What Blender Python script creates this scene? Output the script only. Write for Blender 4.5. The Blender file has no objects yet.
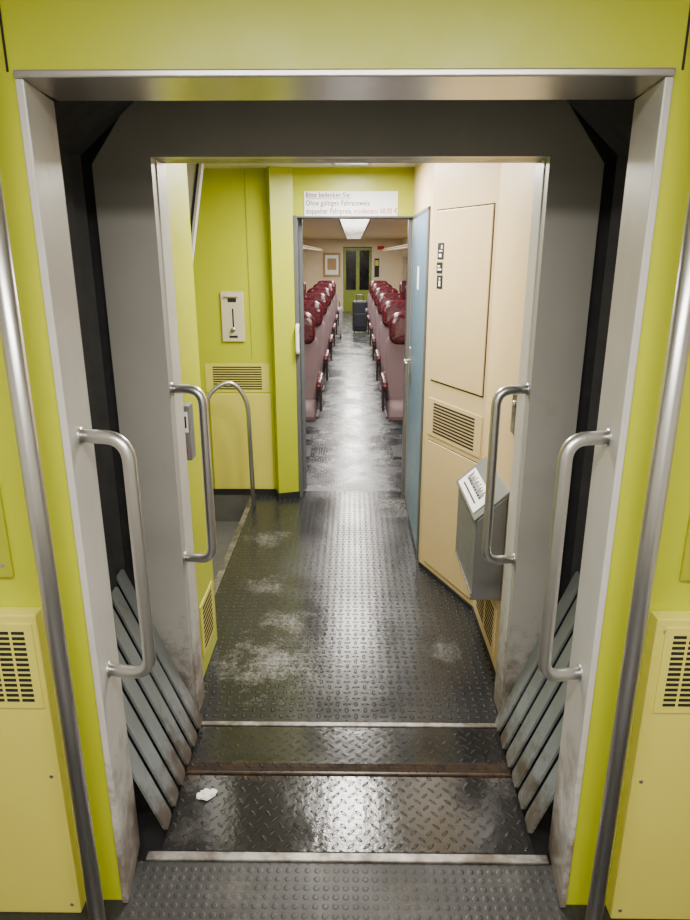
import bpy, bmesh, math, random
from mathutils import Matrix, Vector
random.seed(4)
S=bpy.context.scene
COL=S.collection

# ------------------------------------------------------------------ materials
def newmat(name):
    m=bpy.data.materials.new(name); m.use_nodes=True
    nt=m.node_tree; b=nt.nodes['Principled BSDF']
    return m,nt,b
def N(nt,t,**k):
    n=nt.nodes.new(t)
    for a,v in k.items(): setattr(n,a,v)
    return n
def noise(nt,scale,detail=4,rough=.55,vec=None):
    n=N(nt,'ShaderNodeTexNoise'); n.inputs['Scale'].default_value=scale
    n.inputs['Detail'].default_value=detail; n.inputs['Roughness'].default_value=rough
    if vec is None:
        g=N(nt,'ShaderNodeNewGeometry'); vec=g.outputs['Position']
    nt.links.new(vec,n.inputs['Vector'])
    return n.outputs['Fac']
def rng(nt,src,a,b,c,d):
    m=N(nt,'ShaderNodeMapRange'); nt.links.new(src,m.inputs[0])
    for i,v in zip((1,2,3,4),(a,b,c,d)): m.inputs[i].default_value=v
    return m.outputs[0]
def math2(nt,op,x,y=None):
    n=N(nt,'ShaderNodeMath',operation=op)
    for i,v in enumerate((x,y)):
        if v is None: continue
        if isinstance(v,(int,float)): n.inputs[i].default_value=v
        else: nt.links.new(v,n.inputs[i])
    return n.outputs[0]
def mixc(nt,f,a,b):
    m=N(nt,'ShaderNodeMix',data_type='RGBA')
    if isinstance(f,float): m.inputs[0].default_value=f
    else: nt.links.new(f,m.inputs[0])
    for i,v in ((6,a),(7,b)):
        if isinstance(v,tuple): m.inputs[i].default_value=(*v[:3],1)
        else: nt.links.new(v,m.inputs[i])
    return m.outputs[2]
def bump(nt,b,h,dist=.002,strength=1.0):
    n=N(nt,'ShaderNodeBump'); n.inputs['Distance'].default_value=dist; n.inputs['Strength'].default_value=strength
    nt.links.new(h,n.inputs['Height']); nt.links.new(n.outputs[0],b.inputs['Normal'])
def M(name,col,rough=.5,metal=0.0,var=.12,vs=6,bs=0,bd=.0006,coat=0,dirt=None,dirt_lo=.55,base=None,rv=.05):
    m,nt,b=newmat(name)
    f=noise(nt,vs)
    dark=tuple(c*(1-var) for c in col); lite=tuple(min(1,c*(1+var*.6)) for c in col)
    c=mixc(nt,rng(nt,f,.3,.7,0,1),dark,lite)
    if dirt:
        c=mixc(nt,rng(nt,noise(nt,9,8,.7),dirt_lo,dirt_lo+.15,0,.8),c,dirt)
    if base:   # grime near the floor
        g=N(nt,'ShaderNodeNewGeometry'); sp=N(nt,'ShaderNodeSeparateXYZ'); nt.links.new(g.outputs['Position'],sp.inputs[0])
        zz=rng(nt,sp.outputs[2],0,base[1],.30,-.12)
        k=math2(nt,'ADD',zz,noise(nt,14,9,.75))
        c=mixc(nt,rng(nt,k,.55,.78,0,.85),c,base[0])
    nt.links.new(c,b.inputs['Base Color'])
    if rv: nt.links.new(rng(nt,noise(nt,vs*3),.3,.7,max(.03,rough-rv),rough+rv),b.inputs['Roughness'])
    else: b.inputs['Roughness'].default_value=rough
    b.inputs['Metallic'].default_value=metal
    b.inputs['Coat Weight'].default_value=coat
    if bs: bump(nt,b,noise(nt,bs,3),bd)
    return m
LIME=M('lime_laminate',(.425,.468,.009),.38,var=.03,vs=3,bs=180,bd=.0002)
LIMED=M('lime_laminate_dark',(.32,.34,.015),.4,var=.08,vs=3)
DOORG=M('green_door',(.20,.25,.02),.4,var=.08,vs=3)
YEL=M('yellow_laminate',(.62,.565,.095),.42,var=.04,vs=3,bs=180,bd=.0002)
CREAM=M('cream_laminate',(.71,.53,.285),.42,var=.05,vs=2.5,bs=180,bd=.0002)
BEIGE=M('beige_panel',(.72,.60,.41),.5,var=.04)
HOLD=M('beige_holder_metal',(.62,.55,.38),.45,.1,var=.05)
CEIL=M('ceiling_panel',(.72,.68,.58),.5,var=.04)
BACKW=M('grey_laminate',(.47,.45,.40),.5,var=.04)
JAMB=M('painted_grey_steel',(.49,.475,.445),.34,var=.10,vs=5,dirt=(.32,.27,.22),dirt_lo=.63,base=((.12,.085,.06),.7))
PORTAL=M('worn_grey_steel',(.325,.315,.285),.38,var=.07,vs=3,dirt=(.24,.21,.18),dirt_lo=.64,base=((.08,.055,.04),.6))
INOX=M('brushed_stainless',(.58,.57,.56),.33,.93,var=.0,vs=1,rv=0)
ALU=M('worn_aluminium',(.28,.265,.245),.45,.7,var=.3,vs=30,dirt=(.08,.06,.045),dirt_lo=.44)
LINT=M('grey_steel_lintel',(.44,.42,.40),.32,.8,var=.04,vs=8,rv=.01)
RUB=M('black_rubber',(.032,.032,.033),.5,var=.3,vs=15)
DARK=M('dark_gap',(.008,.008,.008),.8)
WELL=M('dark_grey_step_lining',(.10,.10,.095),.5,var=.2)
BLUEP=M('blue_grey_plate',(.20,.225,.235),.42,.1,var=.10,vs=5,dirt=(.11,.085,.065),dirt_lo=.62,base=((.06,.036,.022),.34))
BINM=M('hammered_grey_metal',(.20,.205,.21),.42,.4,var=.1,vs=12,bs=140,bd=.0006)
BLUED=M('blue_door_paint',(.115,.20,.285),.36,var=.06)
NAVY=M('dark_grey_door_frame',(.10,.105,.11),.4)
HEADR=M('burgundy_leather',(.070,.006,.012),.27,var=.08,vs=10)
SHELL=M('seat_shell',(.045,.032,.035),.5)
SEATB=M('seat_pedestal_metal',(.12,.12,.13),.4,.6)
WHITE=M('white_print',(.95,.95,.94),.5,var=.01)
BLACKI=M('black_ink',(.004,.004,.006),.6)
PURP=M('purple_ink',(.025,.008,.035),.5)
REDI=M('red_ink',(.55,.003,.003),.5)
DRED=M('dark_red_ink',(.10,.004,.004),.5)
GLASSD=M('dark_night_glass',(.012,.014,.016),.08)
PAPER=M('crumpled_paper',(.85,.84,.80),.7,var=.05,vs=60)
CASE=M('dark_blue_suitcase_fabric',(.010,.013,.022),.55)
CASEG=M('pale_grey_bag_fabric',(.32,.32,.33),.6)
GOLD=M('poster_frame_wood',(.40,.25,.09),.4)
RUST=M('rusty_wet_joint',(.055,.036,.024),.3,.2,var=.6,vs=25)
FABRIC=M('mauve_upholstery',(.170,.112,.122),.75,var=.06,vs=4)
def emis(name,col,s,grid=False):
    m,nt,b=newmat(name)
    b.inputs['Base Color'].default_value=(.9,.9,.85,1)
    b.inputs['Emission Color'].default_value=(*col,1); b.inputs['Emission Strength'].default_value=s
    return m
LAMP=emis('lamp_diffuser',(1,.95,.86),14)

def lozenge(nt,s,a,b_,rot):
    g=N(nt,'ShaderNodeNewGeometry')
    mp=N(nt,'ShaderNodeMapping'); mp.inputs['Rotation'].default_value=(0,0,math.radians(rot))
    mp.inputs['Scale'].default_value=(1/s,1/s,1); mp.inputs['Location'].default_value=(500,500,0)
    nt.links.new(g.outputs['Position'],mp.inputs['Vector'])
    sp=N(nt,'ShaderNodeSeparateXYZ'); nt.links.new(mp.outputs[0],sp.inputs[0])
    ma=lambda op,x,y=None: math2(nt,op,x,y)
    fx=ma('FLOOR',sp.outputs[0]); fy=ma('FLOOR',sp.outputs[1])
    par=ma('MODULO',ma('ADD',fx,fy),2.0)
    u=ma('SUBTRACT',ma('FRACT',sp.outputs[0]),.5); v=ma('SUBTRACT',ma('FRACT',sp.outputs[1]),.5)
    def mx(p,q):
        return ma('ADD',ma('MULTIPLY',q,par),ma('MULTIPLY',p,ma('SUBTRACT',1.0,par)))
    p=mx(u,v); q=mx(v,u)
    r=ma('ADD',ma('POWER',ma('ABSOLUTE',ma('DIVIDE',p,a)),2.0),ma('POWER',ma('ABSOLUTE',ma('DIVIDE',q,b_)),2.0))
    return rng(nt,r,.25,1.0,1,0)
def floormat(name,base,dust,s,a,b_,rot,rlo,rhi,dist,dl=.52,dstr=.75,blobs=(),raised=1.6,band=None,fineb=.2,wet=None):
    m,nt,b=newmat(name)
    h=lozenge(nt,s,a,b_,rot)
    n1=noise(nt,4.5,10,.74)
    mask=rng(nt,n1,dl,dl+.12,0,dstr)
    g=N(nt,'ShaderNodeNewGeometry')
    for (cx,cy,r,amp) in blobs:
        d=N(nt,'ShaderNodeVectorMath',operation='DISTANCE'); nt.links.new(g.outputs['Position'],d.inputs[0]); d.inputs[1].default_value=(cx,cy,0)
        nn=math2(nt,'ADD',d.outputs['Value'],rng(nt,noise(nt,7,10,.85),.3,.7,-r*1.2,r*1.2))
        bl=rng(nt,nn,-r*.3,r*.9,amp,0)
        mask=math2(nt,'MAXIMUM',mask,bl)
    fine=rng(nt,noise(nt,70,6,.9),.38,.62,.0,1)
    mask=math2(nt,'MULTIPLY',mask,fine)
    c0=mixc(nt,h,base,tuple(x*raised for x in base))
    if wet:
        c0=mixc(nt,rng(nt,noise(nt,5,9,.75),.44,.54,0,1),c0,wet)
    c=mixc(nt,mask,c0,dust)
    if band:
        sp=N(nt,'ShaderNodeSeparateXYZ'); nt.links.new(g.outputs['Position'],sp.inputs[0])
        dd=math2(nt,'ABSOLUTE',math2(nt,'SUBTRACT',sp.outputs[1],band[0]))
        k=math2(nt,'ADD',dd,rng(nt,noise(nt,16,8,.75),.3,.7,-band[1],band[1]))
        c=mixc(nt,rng(nt,k,0,band[1]*1.2,.9,0),c,band[2])
    nt.links.new(c,b.inputs['Base Color'])
    r0=rng(nt,noise(nt,2.1,6,.6),.38,.62,rlo,rhi)
    nt.links.new(math2(nt,'ADD',r0,rng(nt,mask,0,1,0,.35)),b.inputs['Roughness'])
    bump(nt,b,math2(nt,'ADD',h,rng(nt,noise(nt,40,4),0,1,0,fineb)),dist)
    return m
F_NEAR=floormat('studded_rubber_floor',(.015,.0145,.014),(.20,.185,.165),.026,.34,.34,0,.42,.58,.0007,.56,.45,
   blobs=((-.30,1.34,.10,.6),(.15,1.30,.12,.5),(.42,1.34,.08,.5),(-.05,1.38,.05,.4)),raised=.8)
F_PLATE=floormat('wet_checker_plate',(.016,.0155,.0155),(.13,.12,.105),.032,.42,.15,45,.09,.22,.0045,.62,.4,
   blobs=((-.50,1.70,.07,.6),(.48,1.72,.08,.6),(-.48,1.52,.06,.5)),band=(1.745,.028,(.065,.042,.028)))
F_VEST=floormat('ribbed_wet_rubber_floor',(.019,.0195,.0215),(.40,.395,.38),.034,.44,.19,0,.16,.27,.011,.62,.45,
   blobs=((-.33,2.35,.21,.8),(-.28,2.68,.13,.55),(-.42,3.0,.12,.5),(.40,2.45,.10,.35),(.30,4.15,.25,.6),(-.50,3.6,.15,.45)),raised=3.0,fineb=.05)
F_SAL=floormat('mottled_grey_floor',(.10,.105,.115),(.40,.41,.41),.030,.3,.2,45,.15,.34,.0006,.54,.7,
   blobs=((.22,5.3,.18,.7),(-.22,5.0,.10,.5)),wet=(.028,.031,.036))

# ------------------------------------------------------------------ builders
def finish(ob,label=None,category=None,group=None,kind=None,parent=None):
    if label: ob['label']=label
    if category: ob['category']=category
    if group: ob['group']=group
    if kind: ob['kind']=kind
    if parent is not None:
        ob.parent=parent
        ob.matrix_parent_inverse=Matrix.Translation(Vector(parent.location)).inverted()
    return ob
def mesh_ob(name,verts,faces,mats,fm=None,bevel=0,seg=2,smooth=False,org=None,**k):
    verts=[Vector(v) for v in verts]
    if org is None:
        lo=[min(v[i] for v in verts) for i in range(3)]; hi=[max(v[i] for v in verts) for i in range(3)]
        org=Vector(((lo[0]+hi[0])/2,(lo[1]+hi[1])/2,lo[2]))
    else: org=Vector(org)
    me=bpy.data.meshes.new(name); me.from_pydata([v-org for v in verts],[],faces)
    if not isinstance(mats,(list,tuple)): mats=[mats]
    for m in mats: me.materials.append(m)
    if fm:
        for p,i in zip(me.polygons,fm): p.material_index=i
    bm=bmesh.new(); bm.from_mesh(me); bmesh.ops.recalc_face_normals(bm,faces=bm.faces); bm.to_mesh(me); bm.free()
    if smooth:
        for p in me.polygons: p.use_smooth=True
    ob=bpy.data.objects.new(name,me); ob.location=org; COL.objects.link(ob)
    if bevel:
        b=ob.modifiers.new('bevel','BEVEL'); b.width=bevel; b.segments=seg; b.limit_method='ANGLE'; b.angle_limit=math.radians(40)
    return finish(ob,**k)
BF=[(0,1,3,2),(4,6,7,5),(0,4,5,1),(2,3,7,6),(0,2,6,4),(1,5,7,3)]
def bx(b):
    x0,x1,y0,y1,z0,z1=b
    return [(x,y,z) for x in (x0,x1) for y in (y0,y1) for z in (z0,z1)]
def boxes(name,bs,mats,fmi=None,T=None,**k):
    V=[];F=[];fm=[]
    for i,b in enumerate(bs):
        o=len(V); V+=bx(b); F+=[tuple(o+j for j in f) for f in BF]; fm+=[(fmi[i] if fmi else 0)]*6
    if T is not None: V=[T@Vector(v) for v in V]
    return mesh_ob(name,V,F,mats,fm,**k)
def box(name,x0,x1,y0,y1,z0,z1,mat,**k): return boxes(name,[(x0,x1,y0,y1,z0,z1)],mat,**k)
def prism(name,poly,axis,a,b,mat,**k):
    n=len(poly)
    def p3(p,t):
        return {'X':(t,p[0],p[1]),'Y':(p[0],t,p[1]),'Z':(p[0],p[1],t)}[axis]
    V=[p3(p,a) for p in poly]+[p3(p,b) for p in poly]
    F=[tuple(range(n)),tuple(range(2*n-1,n-1,-1))]+[(i,(i+1)%n,n+(i+1)%n,n+i) for i in range(n)]
    T=k.pop('T',None)
    if T is not None: V=[T@Vector(v) for v in V]
    return mesh_ob(name,V,F,mat,**k)
def wallstrip(name,pts,z0,z1,th,mat,**k):
    P=[Vector(p) for p in pts]; n=len(P); off=[]
    for i in range(n):
        d=Vector((0,0))
        if i>0: d+=(P[i]-P[i-1]).normalized()
        if i<n-1: d+=(P[i+1]-P[i]).normalized()
        d.normalize(); off.append(P[i]+Vector((-d.y,d.x))*th)
    poly=[tuple(p) for p in P]+[tuple(p) for p in reversed(off)]
    V=[(p[0],p[1],z0) for p in poly]+[(p[0],p[1],z1) for p in poly]
    m=2*n; F=[]
    for i in range(n-1):
        a,b=i,i+1; c,d=m-1-i,m-2-i
        F+=[(a,b,m+b,m+a),(c,d,m+d,m+c),(a,b,d,c),(m+a,m+b,m+d,m+c)]
    F+=[(0,m-1,m+m-1,m),(n-1,n,m+n,m+n-1)]
    return mesh_ob(name,V,F,mat,**k)
def fillet(pts,r,seg=6):
    P=[Vector(p) for p in pts]; out=[P[0]]
    for i in range(1,len(P)-1):
        a=(P[i-1]-P[i]); b=(P[i+1]-P[i]); rr=min(r,a.length*.49,b.length*.49)
        a=P[i]+a.normalized()*rr; b=P[i]+b.normalized()*rr
        for j in range(seg+1):
            t=j/seg; out.append(a*(1-t)**2+P[i]*2*t*(1-t)+b*t*t)
    out.append(P[-1]); return out
def tube(name,pts,r,mat,fr=0,nseg=14,**k):
    P=fillet(pts,fr,8) if fr else [Vector(p) for p in pts]
    V=[];F=[]
    t0=(P[1]-P[0]).normalized(); up=Vector((0,0,1)) if abs(t0.z)<.9 else Vector((1,0,0))
    n=(up-t0*up.dot(t0)).normalized()
    for i,p in enumerate(P):
        t=((P[min(i+1,len(P)-1)]-P[max(i-1,0)])).normalized()
        n=(n-t*n.dot(t)).normalized(); b=t.cross(n)
        for j in range(nseg):
            a=2*math.pi*j/nseg; V.append(p+(n*math.cos(a)+b*math.sin(a))*r)
    for i in range(len(P)-1):
        for j in range(nseg):
            F.append((i*nseg+j,i*nseg+(j+1)%nseg,(i+1)*nseg+(j+1)%nseg,(i+1)*nseg+j))
    F.append(tuple(range(nseg))); F.append(tuple(range((len(P)-1)*nseg,len(P)*nseg)))
    return mesh_ob(name,V,F,mat,smooth=True,**k)
def empty(name,loc,**k):
    e=bpy.data.objects.new(name,None); e.empty_display_size=.05; e.location=loc; COL.objects.link(e); return finish(e,**k)
def plane_T(o,u):
    u=Vector((u[0],u[1],0)).normalized(); n=Vector((0,0,1)).cross(u)
    m=Matrix.Identity(4)
    for i in range(3):
        m[i][0]=u[i]; m[i][1]=-n[i]; m[i][2]=(0,0,1)[i]; m[i][3]=o[i]
    return m
def grille(name,T,w,h,cols,rows,plate,label,lo=.22,hi=.78,**k):
    bs=[(0,w,.0,.004,0,h)]; fi=[0]
    mx,mz=.015,.015; cw=(w-2*mx)/cols; rh=(h-2*mz)/rows
    for c in range(cols):
        for r in range(rows):
            bs.append((mx+c*cw+cw*.09,mx+(c+1)*cw-cw*.09,.0035,.0048,mz+r*rh+rh*lo,mz+r*rh+rh*hi)); fi.append(1)
    return boxes(name,bs,[plate,DARK],fi,T=T,label=label,category='ventilation grille',**k)
def text(name,s,w,size,T,mat,off=.012,**k):
    cu=bpy.data.curves.new(name,'FONT'); cu.body=s; cu.size=size; cu.extrude=.0004; cu.offset=size*off
    cu.space_character=1.12
    t=bpy.data.objects.new(name,cu); COL.objects.link(t)
    bpy.context.view_layer.update()
    dg=bpy.context.evaluated_depsgraph_get()
    me=bpy.data.meshes.new_from_object(t.evaluated_get(dg))
    bpy.data.objects.remove(t)
    xs=[v.co.x for v in me.vertices]; sc=w/(max(xs)-min(xs)); x0=min(xs)
    R=Matrix(((1,0,0,0),(0,0,1,0),(0,1,0,0),(0,0,0,1)))
    V=[T@(R@Vector(((v.co.x-x0)*sc,v.co.y,v.co.z))) for v in me.vertices]; F=[tuple(p.vertices) for p in me.polygons]
    return mesh_ob(name,V,F,mat,**k)
def ST(ob): ob['kind']='structure'; return ob

# ------------------------------------------------------------------ near vestibule shell
GL,GR,GT=-.590,.552,1.893
ST(box('wall_front',-1.45,GL,1.30,1.37,0,2.25,LIME)); ST(box('wall_front',GR,1.45,1.30,1.37,0,2.25,LIME))
ST(box('wall_front',GL,GR,1.30,1.37,GT+.012,2.25,LIME))
ST(box('wall_left',-1.50,-1.45,-1.2,1.30,0,2.25,BACKW)); ST(box('wall_right',1.45,1.50,-1.2,1.30,0,2.25,BACKW))
ST(box('wall_back',-1.45,1.45,-1.25,-1.2,0,2.25,BACKW))
ST(box('ceiling',-1.45,1.45,-1.2,1.30,2.20,2.25,CEIL))
ST(box('floor',-1.45,1.45,-1.2,1.415,-.06,0,F_NEAR))
gf=empty('gangway_doorway',(0,1.38,0),label='light grey painted steel doorway of the gangway with grab handles',category='gangway doorway')
prism('jamb',[(GL,1.290),(GL+.016,1.290),(GL-.008,1.47),(GL-.024,1.47),(GL-.024,1.372),(GL,1.372)],'Z',0,GT,JAMB,bevel=.003,parent=gf)
prism('jamb',[(GR,1.290),(GR-.016,1.290),(GR+.004,1.47),(GR+.024,1.47),(GR+.024,1.372),(GR,1.372)],'Z',0,GT,JAMB,bevel=.003,parent=gf)
box('lintel',GL,GR,1.285,1.47,GT,GT+.013,LINT,bevel=.003,parent=gf,label='bare steel lintel')
for s,x in ((-1,GL-.012),(1,GR+.008)):
    for i in range(3):
        xa,xb=sorted((x+s*.012*i,x+s*(.012*i+.05)))
        box('rubber_lip',xa,xb,1.474+.03*i,1.482+.03*i,.62,1.89,RUB,bevel=.002,parent=gf,label='black rubber sealing lip')
ST(boxes('trim_1',[(-.606,-.602,1.2985,1.301,GT+.012,2.2),(.566,.570,1.2985,1.301,GT+.012,2.2)],DARK))

def yellow_panel(x0,x1,z0,z1,mat,label,y=1.290):
    e=box('wall_panel',x0,x1,y,1.300,z0,z1,mat,bevel=.003,label=label,category='wall panel')
    for x in (x0+.02,x1-.02):
        for z in (z0+.03,(z0+z1)/2,z1-.03):
            poly=[(x+.005*math.cos(a),z+.005*math.sin(a)) for a in [i*math.pi/5 for i in range(10)]]
            prism('screw',poly,'Y',y-.0015,y+.001,INOX,parent=e)
    return e
PY=1.262
yellow_panel(-1.20,-.685,.0,.855,YEL,'yellow laminate lower wall panel with screwed edge beside the gangway',PY)
yellow_panel(.655,1.20,.0,.855,YEL,'yellow laminate lower wall panel with screwed edge beside the gangway',PY)
yellow_panel(-1.20,-.735,.93,1.22,LIMED,'olive green hatch panel above the yellow panel')
yellow_panel(.705,1.20,.93,1.22,LIMED,'olive green hatch panel above the yellow panel')
for x in (-.93,.675):
    grille('ventilation_grille',plane_T((x,PY,.62),(1,0)),.235,.215,6,14,YEL,'yellow metal ventilation grille with rows of slots')
for x in (-.614,.583):
    p=tube('grab_pole',[(x,1.20,0),(x,1.20,2.2)],.0185,INOX,nseg=24,label='full-height satin steel grab pole beside the gangway opening',category='grab pole',group='vertical grab poles')
    for z in (0.0,2.18):
        tube('pole_flange',[(x,1.20,z),(x,1.20,z+.02)],.028,INOX,parent=p,nseg=20)
def lamp(name,x0,x1,y0,y1,z,W,label,cells=3,lw=.006):
    e=boxes(name,[(x0-.02,x1+.02,y0-.02,y0,z-.03,z),(x0-.02,x1+.02,y1,y1+.02,z-.03,z),(x0-.02,x0,y0,y1,z-.03,z),(x1,x1+.02,y0,y1,z-.03,z)]+
       [(x0,x1,y0+(y1-y0)*i/cells-lw,y0+(y1-y0)*i/cells+lw,z-.03,z-.004) for i in range(1,cells)],ALU,label=label,category='ceiling lamp')
    box('lamp_diffuser',x0,x1,y0,y1,z-.02,z-.002,LAMP,parent=e)
    l=bpy.data.lights.new('lamp_light','AREA'); l.shape='RECTANGLE'; l.size=x1-x0; l.size_y=y1-y0; l.energy=W; l.color=(1,.95,.87)
    o=bpy.data.objects.new('lamp_light',l); o.location=((x0+x1)/2,(y0+y1)/2,z-.035); COL.objects.link(o); finish(o,parent=e)
    return e
lamp('ceiling_lamp',-.60,.60,.10,.35,2.20,52,'rectangular fill lamp with metal rim, added unseen behind the camera')
lamp('ceiling_lamp',-.60,.60,-.75,-.50,2.20,22,'rectangular fill lamp with metal rim, added unseen behind the camera')  # added unseen lamp behind the camera, brightens the header over the gangway

# ------------------------------------------------------------------ gangway bellows
def bellows():
    V=[];F=[];n=12
    prof=lambda e:[(-.70-e,.0),(-.80-e,.35),(-.80-e,1.86),(-.62-e,2.06+e),(.60+e,2.06+e),(.77+e,1.86),(.77+e,.35),(.67+e,.0)]
    for i in range(n+1):
        y=1.475+(1.980-1.475)*i/n; e=0.0 if i%2 else -.05
        for p in prof(e): V.append((p[0],y,p[1]))
    for i in range(n):
        for j in range(7):
            a=i*8+j; F.append((a,a+1,a+9,a+8))
    ob=mesh_ob('gangway_bellows',V,F,RUB,label='black folded rubber gangway bellows with fanned steel foot plates',category='gangway bellows')
    for s,x0 in ((-1,-.530),(1,.510)):
        for k in range(6):
            yf=1.550+k*.0840
            base=Vector((x0,yf,.028)); d=Vector((s*.36,0,.933)).normalized(); L=.63-.02*(5-k)
            nrm=Vector((s*.933,0,-.36))
            w=Vector((0,-.066,0))-nrm*.004; W=w.length; w2=w.normalized(); t=d.cross(w2).normalized()*.004
            poly=[(.0,.012),(.008,.0),(W-.008,.0),(W,.012),(W,L-.012),(W-.012,L),(.01,L),(0,L-.01)]
            v1=[base+w2*a+d*b+t for a,b in poly]; v2=[base+w2*a+d*b-t for a,b in poly]; n=len(poly)
            F=[tuple(range(n)),tuple(range(2*n-1,n-1,-1))]+[(i,(i+1)%n,n+(i+1)%n,n+i) for i in range(n)]
            mesh_ob('fold_plate',v1+v2,F,BLUEP,bevel=.001,parent=ob,label='broad stiff blue-grey foot slat with rusty grime at its base')
    return ob
bellows()
BX0,BX1=-.534,.514
b1=prism('bridge_plate',[(1.446,-.010),(1.452,-.001),(1.728,.004),(1.736,-.01),(1.736,-.05),(1.446,-.05)],'X',BX0,BX1,F_PLATE,label='wet black checker steel bridge plate with worn front edge',category='bridge plate')
b2=prism('bridge_plate',[(1.752,.004),(1.757,.014),(1.768,.018),(1.955,.006),(1.960,-.01),(1.960,-.05),(1.752,-.05)],'X',BX0,BX1,F_PLATE,label='wet black checker steel bridge plate under the far threshold',category='bridge plate')
ST(box('trim_2',-.568,.545,1.416,1.444,-.02,.006,ALU,bevel=.003))
ST(box('trim_3',-.545,.53,1.965,1.986,-.02,.006,ALU,bevel=.003))
ST(box('trim_4',BX0,BX1,1.737,1.7515,-.05,.005,RUST,bevel=.004))
ST(box('floor',-.9,.9,1.41,2.0,-.10,-.061,DARK))

# ------------------------------------------------------------------ far portal
PL,PR,PT=-.56,.54,1.858
OL,OR,OT=-.725,.69,2.0
outer=[(OL,0),(OL,OT-.16),(OL+.12,OT),(OR-.12,OT),(OR,OT-.16),(OR,0)]
inner=[(PL,0),(PL,PT-.001),(PL,PT),(PR,PT),(PR,PT-.001),(PR,0)]
def portal(name,outer,inner,y0,y1,mat,**k):
    n=len(outer); V=[(p[0],y0,p[1]) for p in outer]+[(p[0],y0,p[1]) for p in inner]+[(p[0],y1,p[1]) for p in outer]+[(p[0],y1,p[1]) for p in inner]
    F=[]
    for i in range(n-1):
        F+=[(i,i+1,n+i+1,n+i),(2*n+i,2*n+i+1,3*n+i+1,3*n+i),(i,i+1,2*n+i+1,2*n+i),(n+i,n+i+1,3*n+i+1,3*n+i)]
    F+=[(0,n,3*n,2*n),(n-1,2*n-1,4*n-1,3*n-1)]
    return mesh_ob(name,V,F,mat,**k)
gp=portal('gangway_portal',outer,inner,1.990,2.03,PORTAL,label='worn grey steel portal frame with chamfered upper corners and handles',category='gangway frame')
box('jamb',PL-.008,PL+.004,2.031,2.13,0,PT,JAMB,bevel=.003,parent=gp); box('jamb',PR-.004,PR+.008,2.031,2.13,0,PT,JAMB,bevel=.003,parent=gp)
box('lintel',PL-.008,PR+.008,2.031,2.13,PT,PT+.012,ALU,bevel=.003,parent=gp)
ST(box('wall_gangway',-1.45,PL-.01,2.033,2.10,-.3,2.25,RUB)); ST(box('wall_gangway',PR+.01,1.45,2.033,2.10,-.3,2.25,RUB)); ST(box('wall_gangway',PL-.01,PR+.01,2.033,2.10,PT+.014,2.25,RUB))

def handle(xw,y,xb,z0,z1,par,label):
    h=tube('grab_handle',[(xw,y,z1),(xb,y-.02,z1),(xb,y-.02,z0),(xw,y,z0)],.0150,INOX,fr=.07,nseg=20,label=label,parent=par)
    for z in (z0,z1):
        s=1 if xb>xw else -1
        f=tube('mounting_flange',[(xw,y,z),(xw+s*.005,y,z)],.019,INOX,nseg=20)
        f.parent=h; f.matrix_parent_inverse=Matrix.Translation(Vector(h.location)).inverted()
HL='curved stainless steel grab handle'
handle(GL+.006,1.365,-.475,.650,1.230,gf,HL)
handle(GR-.006,1.365,.450,.650,1.230,gf,HL)
handle(PL,2.015,-.460,.635,1.206,gp,HL)
handle(PR,2.015,.440,.635,1.206,gp,HL)
# ------------------------------------------------------------------ far vestibule
ST(box('floor',-.69,.62,1.99,4.42,-.06,0,F_VEST))
ST(box('floor',-1.45,-.69,2.1,4.40,-.48,-.40,F_PLATE))
ST(box('floor',-1.05,-.706,2.52,4.34,-.40,-.20,WELL))
ST(box('trim_5',-.705,-.672,2.52,4.34,-.40,.005,ALU,bevel=.003))
ST(box('trim_6',-1.05,-1.03,2.52,4.34,-.21,-.195,ALU,bevel=.003))
ST(box('ceiling',-1.45,1.0,2.03,4.45,2.10,2.15,CEIL))
ST(box('wall_left',-1.50,-1.45,2.1,4.4,-.4,2.15,LIME))
part=box('partition_panel',-.61,-.583,2.132,2.52,0,2.10,LIME,bevel=.008,label='lime green laminate partition panel beside the entrance steps',category='partition')
grille('ventilation_grille',plane_T((-.583,2.25,.09),(0,1)),.22,.22,1,9,YEL,'yellow slotted vent low on the green partition')
ST(prism('trim_7',[(-.735,2.10),(-.845,1.5),(-1.02,1.5),(-1.02,2.10)],'Y',3.55,3.60,JAMB))
ST(prism('trim_8',[(-.748,2.10),(-.858,1.5),(-.870,1.5),(-.760,2.10)],'Y',3.545,3.551,DARK))
bp=[(-1.45,4.35),(-.53,4.35),(-.50,4.26),(-.365,4.30)]
for a,b in zip(bp[:-1],bp[1:]): ST(wallstrip('wall_far',[a,b],0,2.10,.05,LIME))
ST(box('wall_far',-1.45,-.69,4.345,4.40,-.4,-.0,WELL))
ST(box('wall_header',-.365,.40,4.305,4.42,1.826,2.10,LIME))
ST(wallstrip('baseboard_far',[(-1.44,4.342),(-.535,4.342),(-.505,4.253),(-.36,4.295)],0,.042,.007,DARK))
ST(boxes('trim_9',[(-.662,-.658,4.346,4.352,.95,2.1)],LIMED))
box('lower_panel',-.955,-.545,4.338,4.350,.043,.715,YEL,bevel=.003,label='yellow laminate lower panel on the green end wall',category='wall panel')
grille('ventilation_grille',plane_T((-.975,4.350,.725),(1,0)),.425,.19,1,10,YEL,'olive and yellow horizontal louvre vent on the green wall')
dv=box('wall_device',-.845,-.70,4.335,4.35,1.06,1.375,HOLD,bevel=.004,label='flat beige metal bracket plate with cut-outs on the green wall',category='wall bracket')
boxes('cut_out',[(-.80,-.745,4.3340,4.336,1.31,1.335),(-.80,-.745,4.3340,4.336,1.085,1.10),(-.775,-.765,4.3340,4.336,1.15,1.27)],DARK,parent=dv)
tube('bracket_knob',[(-.770,4.336,1.14),(-.770,4.318,1.14)],.014,INOX,parent=dv)
box('bracket_hook',-.815,-.73,4.318,4.336,1.345,1.355,HOLD,parent=dv)
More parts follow.
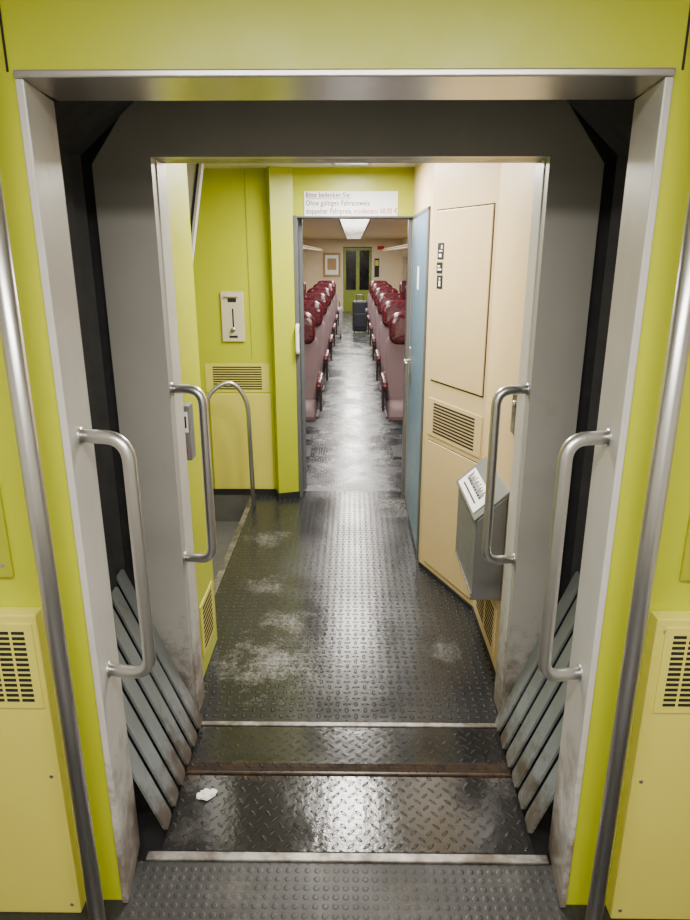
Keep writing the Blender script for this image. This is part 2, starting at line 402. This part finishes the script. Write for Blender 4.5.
tube('hand_rail',[(-.655,4.12,0),(-.665,4.12,.72),(-.76,4.10,.86),(-.90,4.05,.78),(-.98,4.0,.40),(-1.0,4.0,-.20)],.0145,INOX,fr=.09,label='bent stainless steel hand rail beside the entrance steps',category='hand rail')
ic=box('control_box',-.583,-.545,2.150,2.21,.93,1.12,BINM,bevel=.003,label='small dark steel control box with white sticker and buttons',parent=part)
for nm,bb,mt in (('sticker',(-.579,-.550,2.148,2.1505,1.03,1.10),WHITE),('sticker_mark',(-.574,-.555,2.147,2.1485,1.045,1.085),BLACKI),('push_button',(-.572,-.557,2.144,2.1505,.955,.975),REDI)):
    f=box(nm,*bb,mt); f.parent=ic; f.matrix_parent_inverse=Matrix.Translation(Vector(ic.location)).inverted()
RX=.366
rp=[(RX,4.42),(RX,3.25),(.57,2.78),(.57,2.13)]
for a,b in zip(rp[:-1],rp[1:]): ST(wallstrip('wall_right',[a,b],0,2.10,.05,CREAM))
ST(wallstrip('baseboard_right',[(RX-.007,3.25),(.563,2.775),(.563,2.13)],0,.022,.007,DARK))
T=plane_T((RX,3.25,0),(.57-RX,-.47))
def seamrect(x0,x1,z0,z1,w=.004):
    return [(x0,x1,.0,.0015,z0,z0+w),(x0,x1,.0,.0015,z1-w,z1),(x0,x0+w,.0,.0015,z0,z1),(x1-w,x1,.0,.0015,z0,z1)]
cp=boxes('cabinet_door',[(.045,.485,.0,.006,1.02,1.79)],CREAM,T=T,bevel=.003,label='cream laminate cabinet door flush in the angled wall',category='cabinet door')
ST(boxes('trim_10',seamrect(.039,.491,1.014,1.796,.005),DARK,T=T))
grille('ventilation_grille',T@Matrix.Translation((.03,0,.745)),.465,.185,1,10,CREAM,'cream louvred vent grille on the angled wall')
boxes('lower_panel',[(.045,.49,.0,.005,.05,.715)],CREAM,T=T,bevel=.003,label='cream laminate lower panel on the angled wall',category='wall panel')
ST(boxes('trim_11',seamrect(.041,.494,.046,.719,.004),DARK,T=T))
grille('ventilation_grille',plane_T((.570,2.72,.06),(0,-1)),.40,.21,2,9,CREAM,'cream slotted vent near the floor')
for i,(z,x0,x1,h) in enumerate(((1.450,.072,.122,.060),(1.518,.066,.118,.050),(1.580,.070,.124,.072))):
    st=boxes('pictogram_sticker',[(x0,x1,.006,.0075,z,z+h)],BLACKI,T=T,label='small black pictogram sticker on cream cabinet door',category='sticker',group='pictogram stickers')
    cx=(x0+x1)/2
    marks=([(cx-.005,cx+.005,.0075,.0082,z+.042,z+.050),(cx-.007,cx+.007,.0075,.0082,z+.012,z+.036)],
           [(cx-.016,cx+.016,.0075,.0082,z+.014,z+.022),(cx-.016,cx+.004,.0075,.0082,z+.028,z+.036)],
           [(cx-.014,cx+.008,.0075,.0082,z+.010,z+.024),(cx-.014,cx+.014,.0075,.0082,z+.034,z+.040),(cx+.004,cx+.014,.0075,.0082,z+.046,z+.062)])[i]
    boxes('pictogram',marks,WHITE,T=T,parent=st)
sp=box('switch_plate',.560,.570,2.20,2.29,1.0,1.17,ALU,bevel=.003,label='small aluminium key switch plate on cream wall',category='switch')
tube('key_switch',[(.561,2.245,1.11),(.553,2.245,1.11)],.012,INOX,parent=sp)
def bin_():
    y0,y1=2.27,2.70
    b=prism('waste_bin',[(.458,.335),(.458,.665),(.570,.768),(.570,.335)],'Y',y0,y1,BINM,bevel=.006,label='hammered grey metal waste bin with sloping lid on the cream wall',category='waste bin')
    prism('bin_lid',[(.448,.662),(.448,.670),(.570,.783),(.570,.771)],'Y',y0-.008,y1+.008,BINM,bevel=.002,parent=b)
    box('hinge_strip',.4545,.459,y0+.02,y1-.02,.350,.356,ALU,parent=b)
    o=Vector((.448,2.67,.6725)); ux=Vector((0,-1,0)); uz=Vector((.122,0,.113)).normalized(); un=ux.cross(uz).normalized()
    if un.z<0: un=-un
    Tm=Matrix.Identity(4)
    for i in range(3):
        Tm[i][0]=ux[i]; Tm[i][1]=un[i]; Tm[i][2]=uz[i]; Tm[i][3]=o[i]
    sgn=boxes('leaflet_sign',[(0,.36,.0005,.003,.008,.100)],WHITE,T=Tm,parent=b,label='white advert card with bold dark purple lettering marks')
    def sub(q,pp=sgn): q.parent=pp; q.matrix_parent_inverse=Matrix.Translation(Vector(pp.location)).inverted()
    x=.03
    for i,wd in enumerate((.010,.026,.022,.026,.010,.024,.026,.022,.026,.022)):
        sub(boxes('lettering',[(x,x+.009,.003,.0038,.050,.084 if i%3 else .090),(x,x+wd,.003,.0038,.050,.060),(x+wd-.008,x+wd,.003,.0038,.050,.076)],PURP,T=Tm)); x+=wd+.006
    sub(boxes('lettering',[(.05,.30,.003,.0038,.026,.033)],PURP,T=Tm))
    return b
bin_()
bd=box('door_1',RX-.011,RX,3.36,4.16,.03,1.80,BLUED,bevel=.004); ST(bd)
ST(boxes('trim_12',[(RX-.011,RX,3.335,3.36,0,1.82),(RX-.011,RX,4.16,4.18,0,1.82),(RX-.011,RX,3.335,4.18,1.80,1.82)],NAVY,bevel=.003))
dh=tube('door_handle',[(RX-.01,4.08,.98),(RX-.045,4.08,.98),(RX-.045,3.95,.98)],.009,INOX,fr=.02,parent=bd)
f=box('handle_rose',RX-.017,RX-.010,4.05,4.11,.90,1.06,INOX,bevel=.003); f.parent=bd; f.matrix_parent_inverse=Matrix.Translation(Vector(bd.location)).inverted()
box('door_sign',RX-.013,RX-.011,3.70,3.78,1.42,1.54,WHITE,label='small white lavatory sign on the blue door',category='sign')
ST(boxes('trim_13',[(-.368,-.342,4.295,4.43,0,1.83),(.345,RX,4.34,4.43,0,1.83),(-.365,RX,4.30,4.43,1.815,1.826)],NAVY,bevel=.004))
ld=box('door_2',-.365,-.322,4.432,4.46,.01,1.82,NAVY,bevel=.004); ST(ld)
dh=tube('door_handle',[(-.352,4.295,1.17),(-.352,4.25,1.17),(-.352,4.25,1.00),(-.352,4.295,1.00)],.012,WHITE,fr=.02,parent=ld)
sg=box('notice_sign',-.297,.270,4.297,4.305,1.826,1.966,WHITE,label='white German fare notice sign above saloon door',category='sign')
def TX(x,z): return Matrix(((1,0,0,x),(0,-1,0,4.2955),(0,0,1,z),(0,0,0,1)))
text('lettering','Bitte bedenken Sie:',.270,.040,TX(-.286,1.932),DRED,off=.016,parent=sg,label='dark red lettering')
box('underline',-.286,-.016,4.2950,4.297,1.9225,1.9250,DRED,parent=sg)
text('lettering','Ohne gültigen Fahrausweis',.385,.042,TX(-.286,1.886),BLACKI,parent=sg)
text('lettering','doppelter Fahrpreis,',.280,.042,TX(-.286,1.840),BLACKI,parent=sg)
text('lettering','mindestens 60,00 €',.262,.042,TX(.004,1.840),REDI,parent=sg,label='red lettering')
lamp('ceiling_lamp',-.10,.08,3.30,3.92,2.10,46,'narrow ceiling lamp in the entrance vestibule')
lamp('ceiling_lamp',-.10,.08,2.45,3.05,2.10,28,'narrow ceiling lamp in the entrance vestibule')

# ------------------------------------------------------------------ saloon
Y0,Y1=4.42,20.0
ST(box('floor',-1.4,1.4,Y0,Y1,-.06,0,F_SAL))
ST(box('ceiling',-1.4,1.4,Y0+.04,Y1,2.04,2.09,BEIGE))
ST(box('wall_left',-1.45,-1.40,Y0,Y1,0,2.1,BEIGE)); ST(box('wall_right',1.40,1.45,Y0,Y1,0,2.1,BEIGE))
ST(box('wall_back',-1.4,-.372,4.44,4.47,0,2.04,BEIGE)); ST(box('wall_back',.40,1.4,4.44,4.47,0,2.04,BEIGE))
ST(box('wall_end',-1.4,-.28,Y1,Y1+.05,0,2.1,BEIGE)); ST(box('wall_end',.54,1.4,Y1,Y1+.05,0,2.1,BEIGE)); ST(box('wall_end',-.28,.54,Y1,Y1+.05,1.82,2.1,BEIGE))
wi=1
for k in range(8):
    for x in (-1.401,1.389):
        ST(box('window_%d'%wi,x,x+.012,5.3+k*1.8,6.7+k*1.8,.85,1.55,GLASSD)); wi+=1
for s in (-1,1):
    xa,xb=sorted((s*.80,s*1.400))
    r=box('luggage_rack',xa,xb,4.8,18.5,1.70,1.735,BEIGE,label='long beige overhead luggage rack above the seats',category='luggage rack')
    tube('rack_rail',[(s*.79,4.8,1.735),(s*.79,18.5,1.735)],.014,GOLD,parent=r)
for k in range(7):
    y=5.2+k*1.95
    lamp('ceiling_lamp',-.16,.20,y,y+1.8,2.040,34,'long louvred ceiling lamp over the aisle',cells=5,lw=.02)
dd=box('door_3',-.27,.53,Y1-.01,Y1+.03,0,1.80,DOORG,bevel=.004); ST(dd)
ST(boxes('window_20',[(-.20,.09,Y1-.016,Y1-.008,.62,1.72),(.19,.47,Y1-.016,Y1-.008,.62,1.72)],GLASSD))
pf=box('framed_poster',-.86,-.36,Y1-.03,Y1,.98,1.66,GOLD,bevel=.005,label='framed poster in wooden frame on the end wall',category='poster')
box('poster_print',-.80,-.42,Y1-.034,Y1-.029,1.05,1.59,WHITE,parent=pf)
box('poster_motif',-.74,-.48,Y1-.036,Y1-.033,1.18,1.50,GOLD,parent=pf)
wn=box('notice_sign',.62,.76,Y1-.012,Y1,.98,1.5,BLACKI,label='narrow dark notice with yellow field on the end wall',category='sign')
box('notice_field',.64,.74,Y1-.014,Y1-.011,1.3,1.45,YEL,parent=wn)
box('warning_sign',.70,.90,Y1-.012,Y1,1.74,1.84,REDI,label='small red sign high on the end wall',category='sign')

def prof_x(name,poly,x0,x1,mat,bev,**k): return prism(name,poly,'X',x0,x1,mat,bevel=bev,seg=3,org=(0,0,0),**k)
def front(name,outl,thick,lean,mat,bev,bulge=0,y0=0):
    n=len(outl); V=[]
    for t in (0,1):
        for x,z in outl: V.append((x,y0+lean*(z-.42)+t*thick+(bulge*(abs(x)/.2)**2*-1 if t==0 else 0),z))
    F=[tuple(range(n)),tuple(range(2*n-1,n-1,-1))]+[(i,(i+1)%n,n+(i+1)%n,n+i) for i in range(n)]
    ob=mesh_ob(name,V,F,mat,bevel=bev,seg=3,org=(0,0,0))
    for p in ob.data.polygons: p.use_smooth=len(p.vertices)==4
    return ob
def rrect(w,z0,z1,rt,rb,n=5):
    o=[]
    for cx,cz,r,a0 in ((w-rb,z0+rb,rb,-90),(w-rt,z1-rt,rt,0),(-w+rt,z1-rt,rt,90),(-w+rb,z0+rb,rb,180)):
        for i in range(n+1):
            a=math.radians(a0+90*i/n); o.append((cx+r*math.cos(a),cz+r*math.sin(a)))
    return o
seat=empty('train_seat',(0,0,0))
W=.200
parts=[]
parts.append(prof_x('seat_cushion',[(-.29,.34),(-.31,.39),(-.29,.455),(-.15,.47),(.16,.435),(.18,.34)],-W,W,FABRIC,.028))
parts.append(front('backrest',rrect(.205,.42,.98,.10,.03),.08,.19,FABRIC,.025,y0=.10))
parts.append(front('headrest',rrect(.180,.89,1.15,.10,.07,6),.11,.16,HEADR,.045,bulge=.02,y0=.080))
parts.append(front('back_shell',rrect(.20,.34,.97,.09,.03),.035,.19,SHELL,.004,y0=.178))
for x in (-1,1):
    xa,xb=sorted((x*(W+.004),x*(W+.048)))
    parts.append(prof_x('armrest',[(-.26,.59),(-.28,.62),(-.25,.655),(.12,.665),(.14,.60)],xa,xb,HEADR,.016))
    xa,xb=sorted((x*(W+.012),x*(W+.034)))
    parts.append(prof_x('armrest_panel',[(.08,.34),(.04,.60),(.15,.61),(.18,.34)],xa,xb,SHELL,.006))
parts.append(boxes('pedestal',[(-.05,.05,-.08,.10,0.02,.34),(-.14,.14,-.15,.17,0,.02),(-.19,.19,-.2,.16,.32,.345)],SEATB,bevel=.004,org=(0,0,0)))
for p in parts: p.parent=seat
first=True
for k in range(6):
    y=5.36+k*1.40
    for x in (-.490,-1.04,.480,1.03):
        if first: e=seat; first=False; e.location=(x,y,0)
        else:
            e=seat.copy(); COL.objects.link(e); e.location=(x,y,0)
            for p in parts:
                c=p.copy(); c.parent=e; COL.objects.link(c)
        e['label']='aisle train seat in mauve fabric with burgundy leather headrest' if abs(x)<.6 else 'window train seat in mauve fabric with burgundy leather headrest'
        e['category']='seat'; e['group']='train seats'
def suitcase(x,y,w,d,h,mat,label):
    b=box('suitcase',x-w/2,x+w/2,y-d/2,y+d/2,.05,h,mat,bevel=.045,seg=4,label=label,category='suitcase')
    for sx in (-1,1):
        for sy in (-1,1):
            tube('wheel',[(x+sx*w*.36-.012,y+sy*d*.3,.028),(x+sx*w*.36+.012,y+sy*d*.3,.028)],.028,RUB,parent=b)
    tube('pull_handle',[(x-.07,y,h-.01),(x-.07,y,h+.12),(x+.07,y,h+.12),(x+.07,y,h-.01)],.010,SEATB,fr=.02,parent=b)
    box('front_pocket',x-w*.38,x+w*.38,y-d/2-.02,y-d/2+.01,.14,h*.62,mat,bevel=.012,parent=b)
suitcase(.15,14.3,.32,.24,.68,CASE,'dark blue soft trolley suitcase standing in the aisle')
suitcase(-.34,13.6,.26,.24,.60,CASEG,'pale grey trolley bag at the edge of the aisle')
bm=bmesh.new(); bmesh.ops.create_icosphere(bm,subdivisions=3,radius=1)
for v in bm.verts:
    r=1+random.uniform(-.22,.22)
    v.co=Vector((v.co.x*.028*r,v.co.y*.020*r,max(-.004,v.co.z*.010*r)))
    if v.co.x>.01: v.co.y+=.006
V=[v.co.copy()+Vector((-.446,1.645,.007)) for v in bm.verts]; F=[tuple(v.index for v in f.verts) for f in bm.faces]; bm.free()
mesh_ob('paper_scrap',V,F,PAPER,label='crumpled white paper scrap on the wet bridge plate',category='litter')

# ------------------------------------------------------------------ world and camera
w=bpy.data.worlds.new('World'); S.world=w; w.use_nodes=True
w.node_tree.nodes['Background'].inputs[0].default_value=(.02,.022,.03,1); w.node_tree.nodes['Background'].inputs[1].default_value=.3
cam=bpy.data.cameras.new('camera'); co=bpy.data.objects.new('camera',cam); COL.objects.link(co)
cam.sensor_width=36; cam.lens=25.94; cam.clip_start=.02
co.location=(0,0,1.6); co.rotation_euler=(math.radians(90-17.2),0,math.radians(.66))
S.camera=co
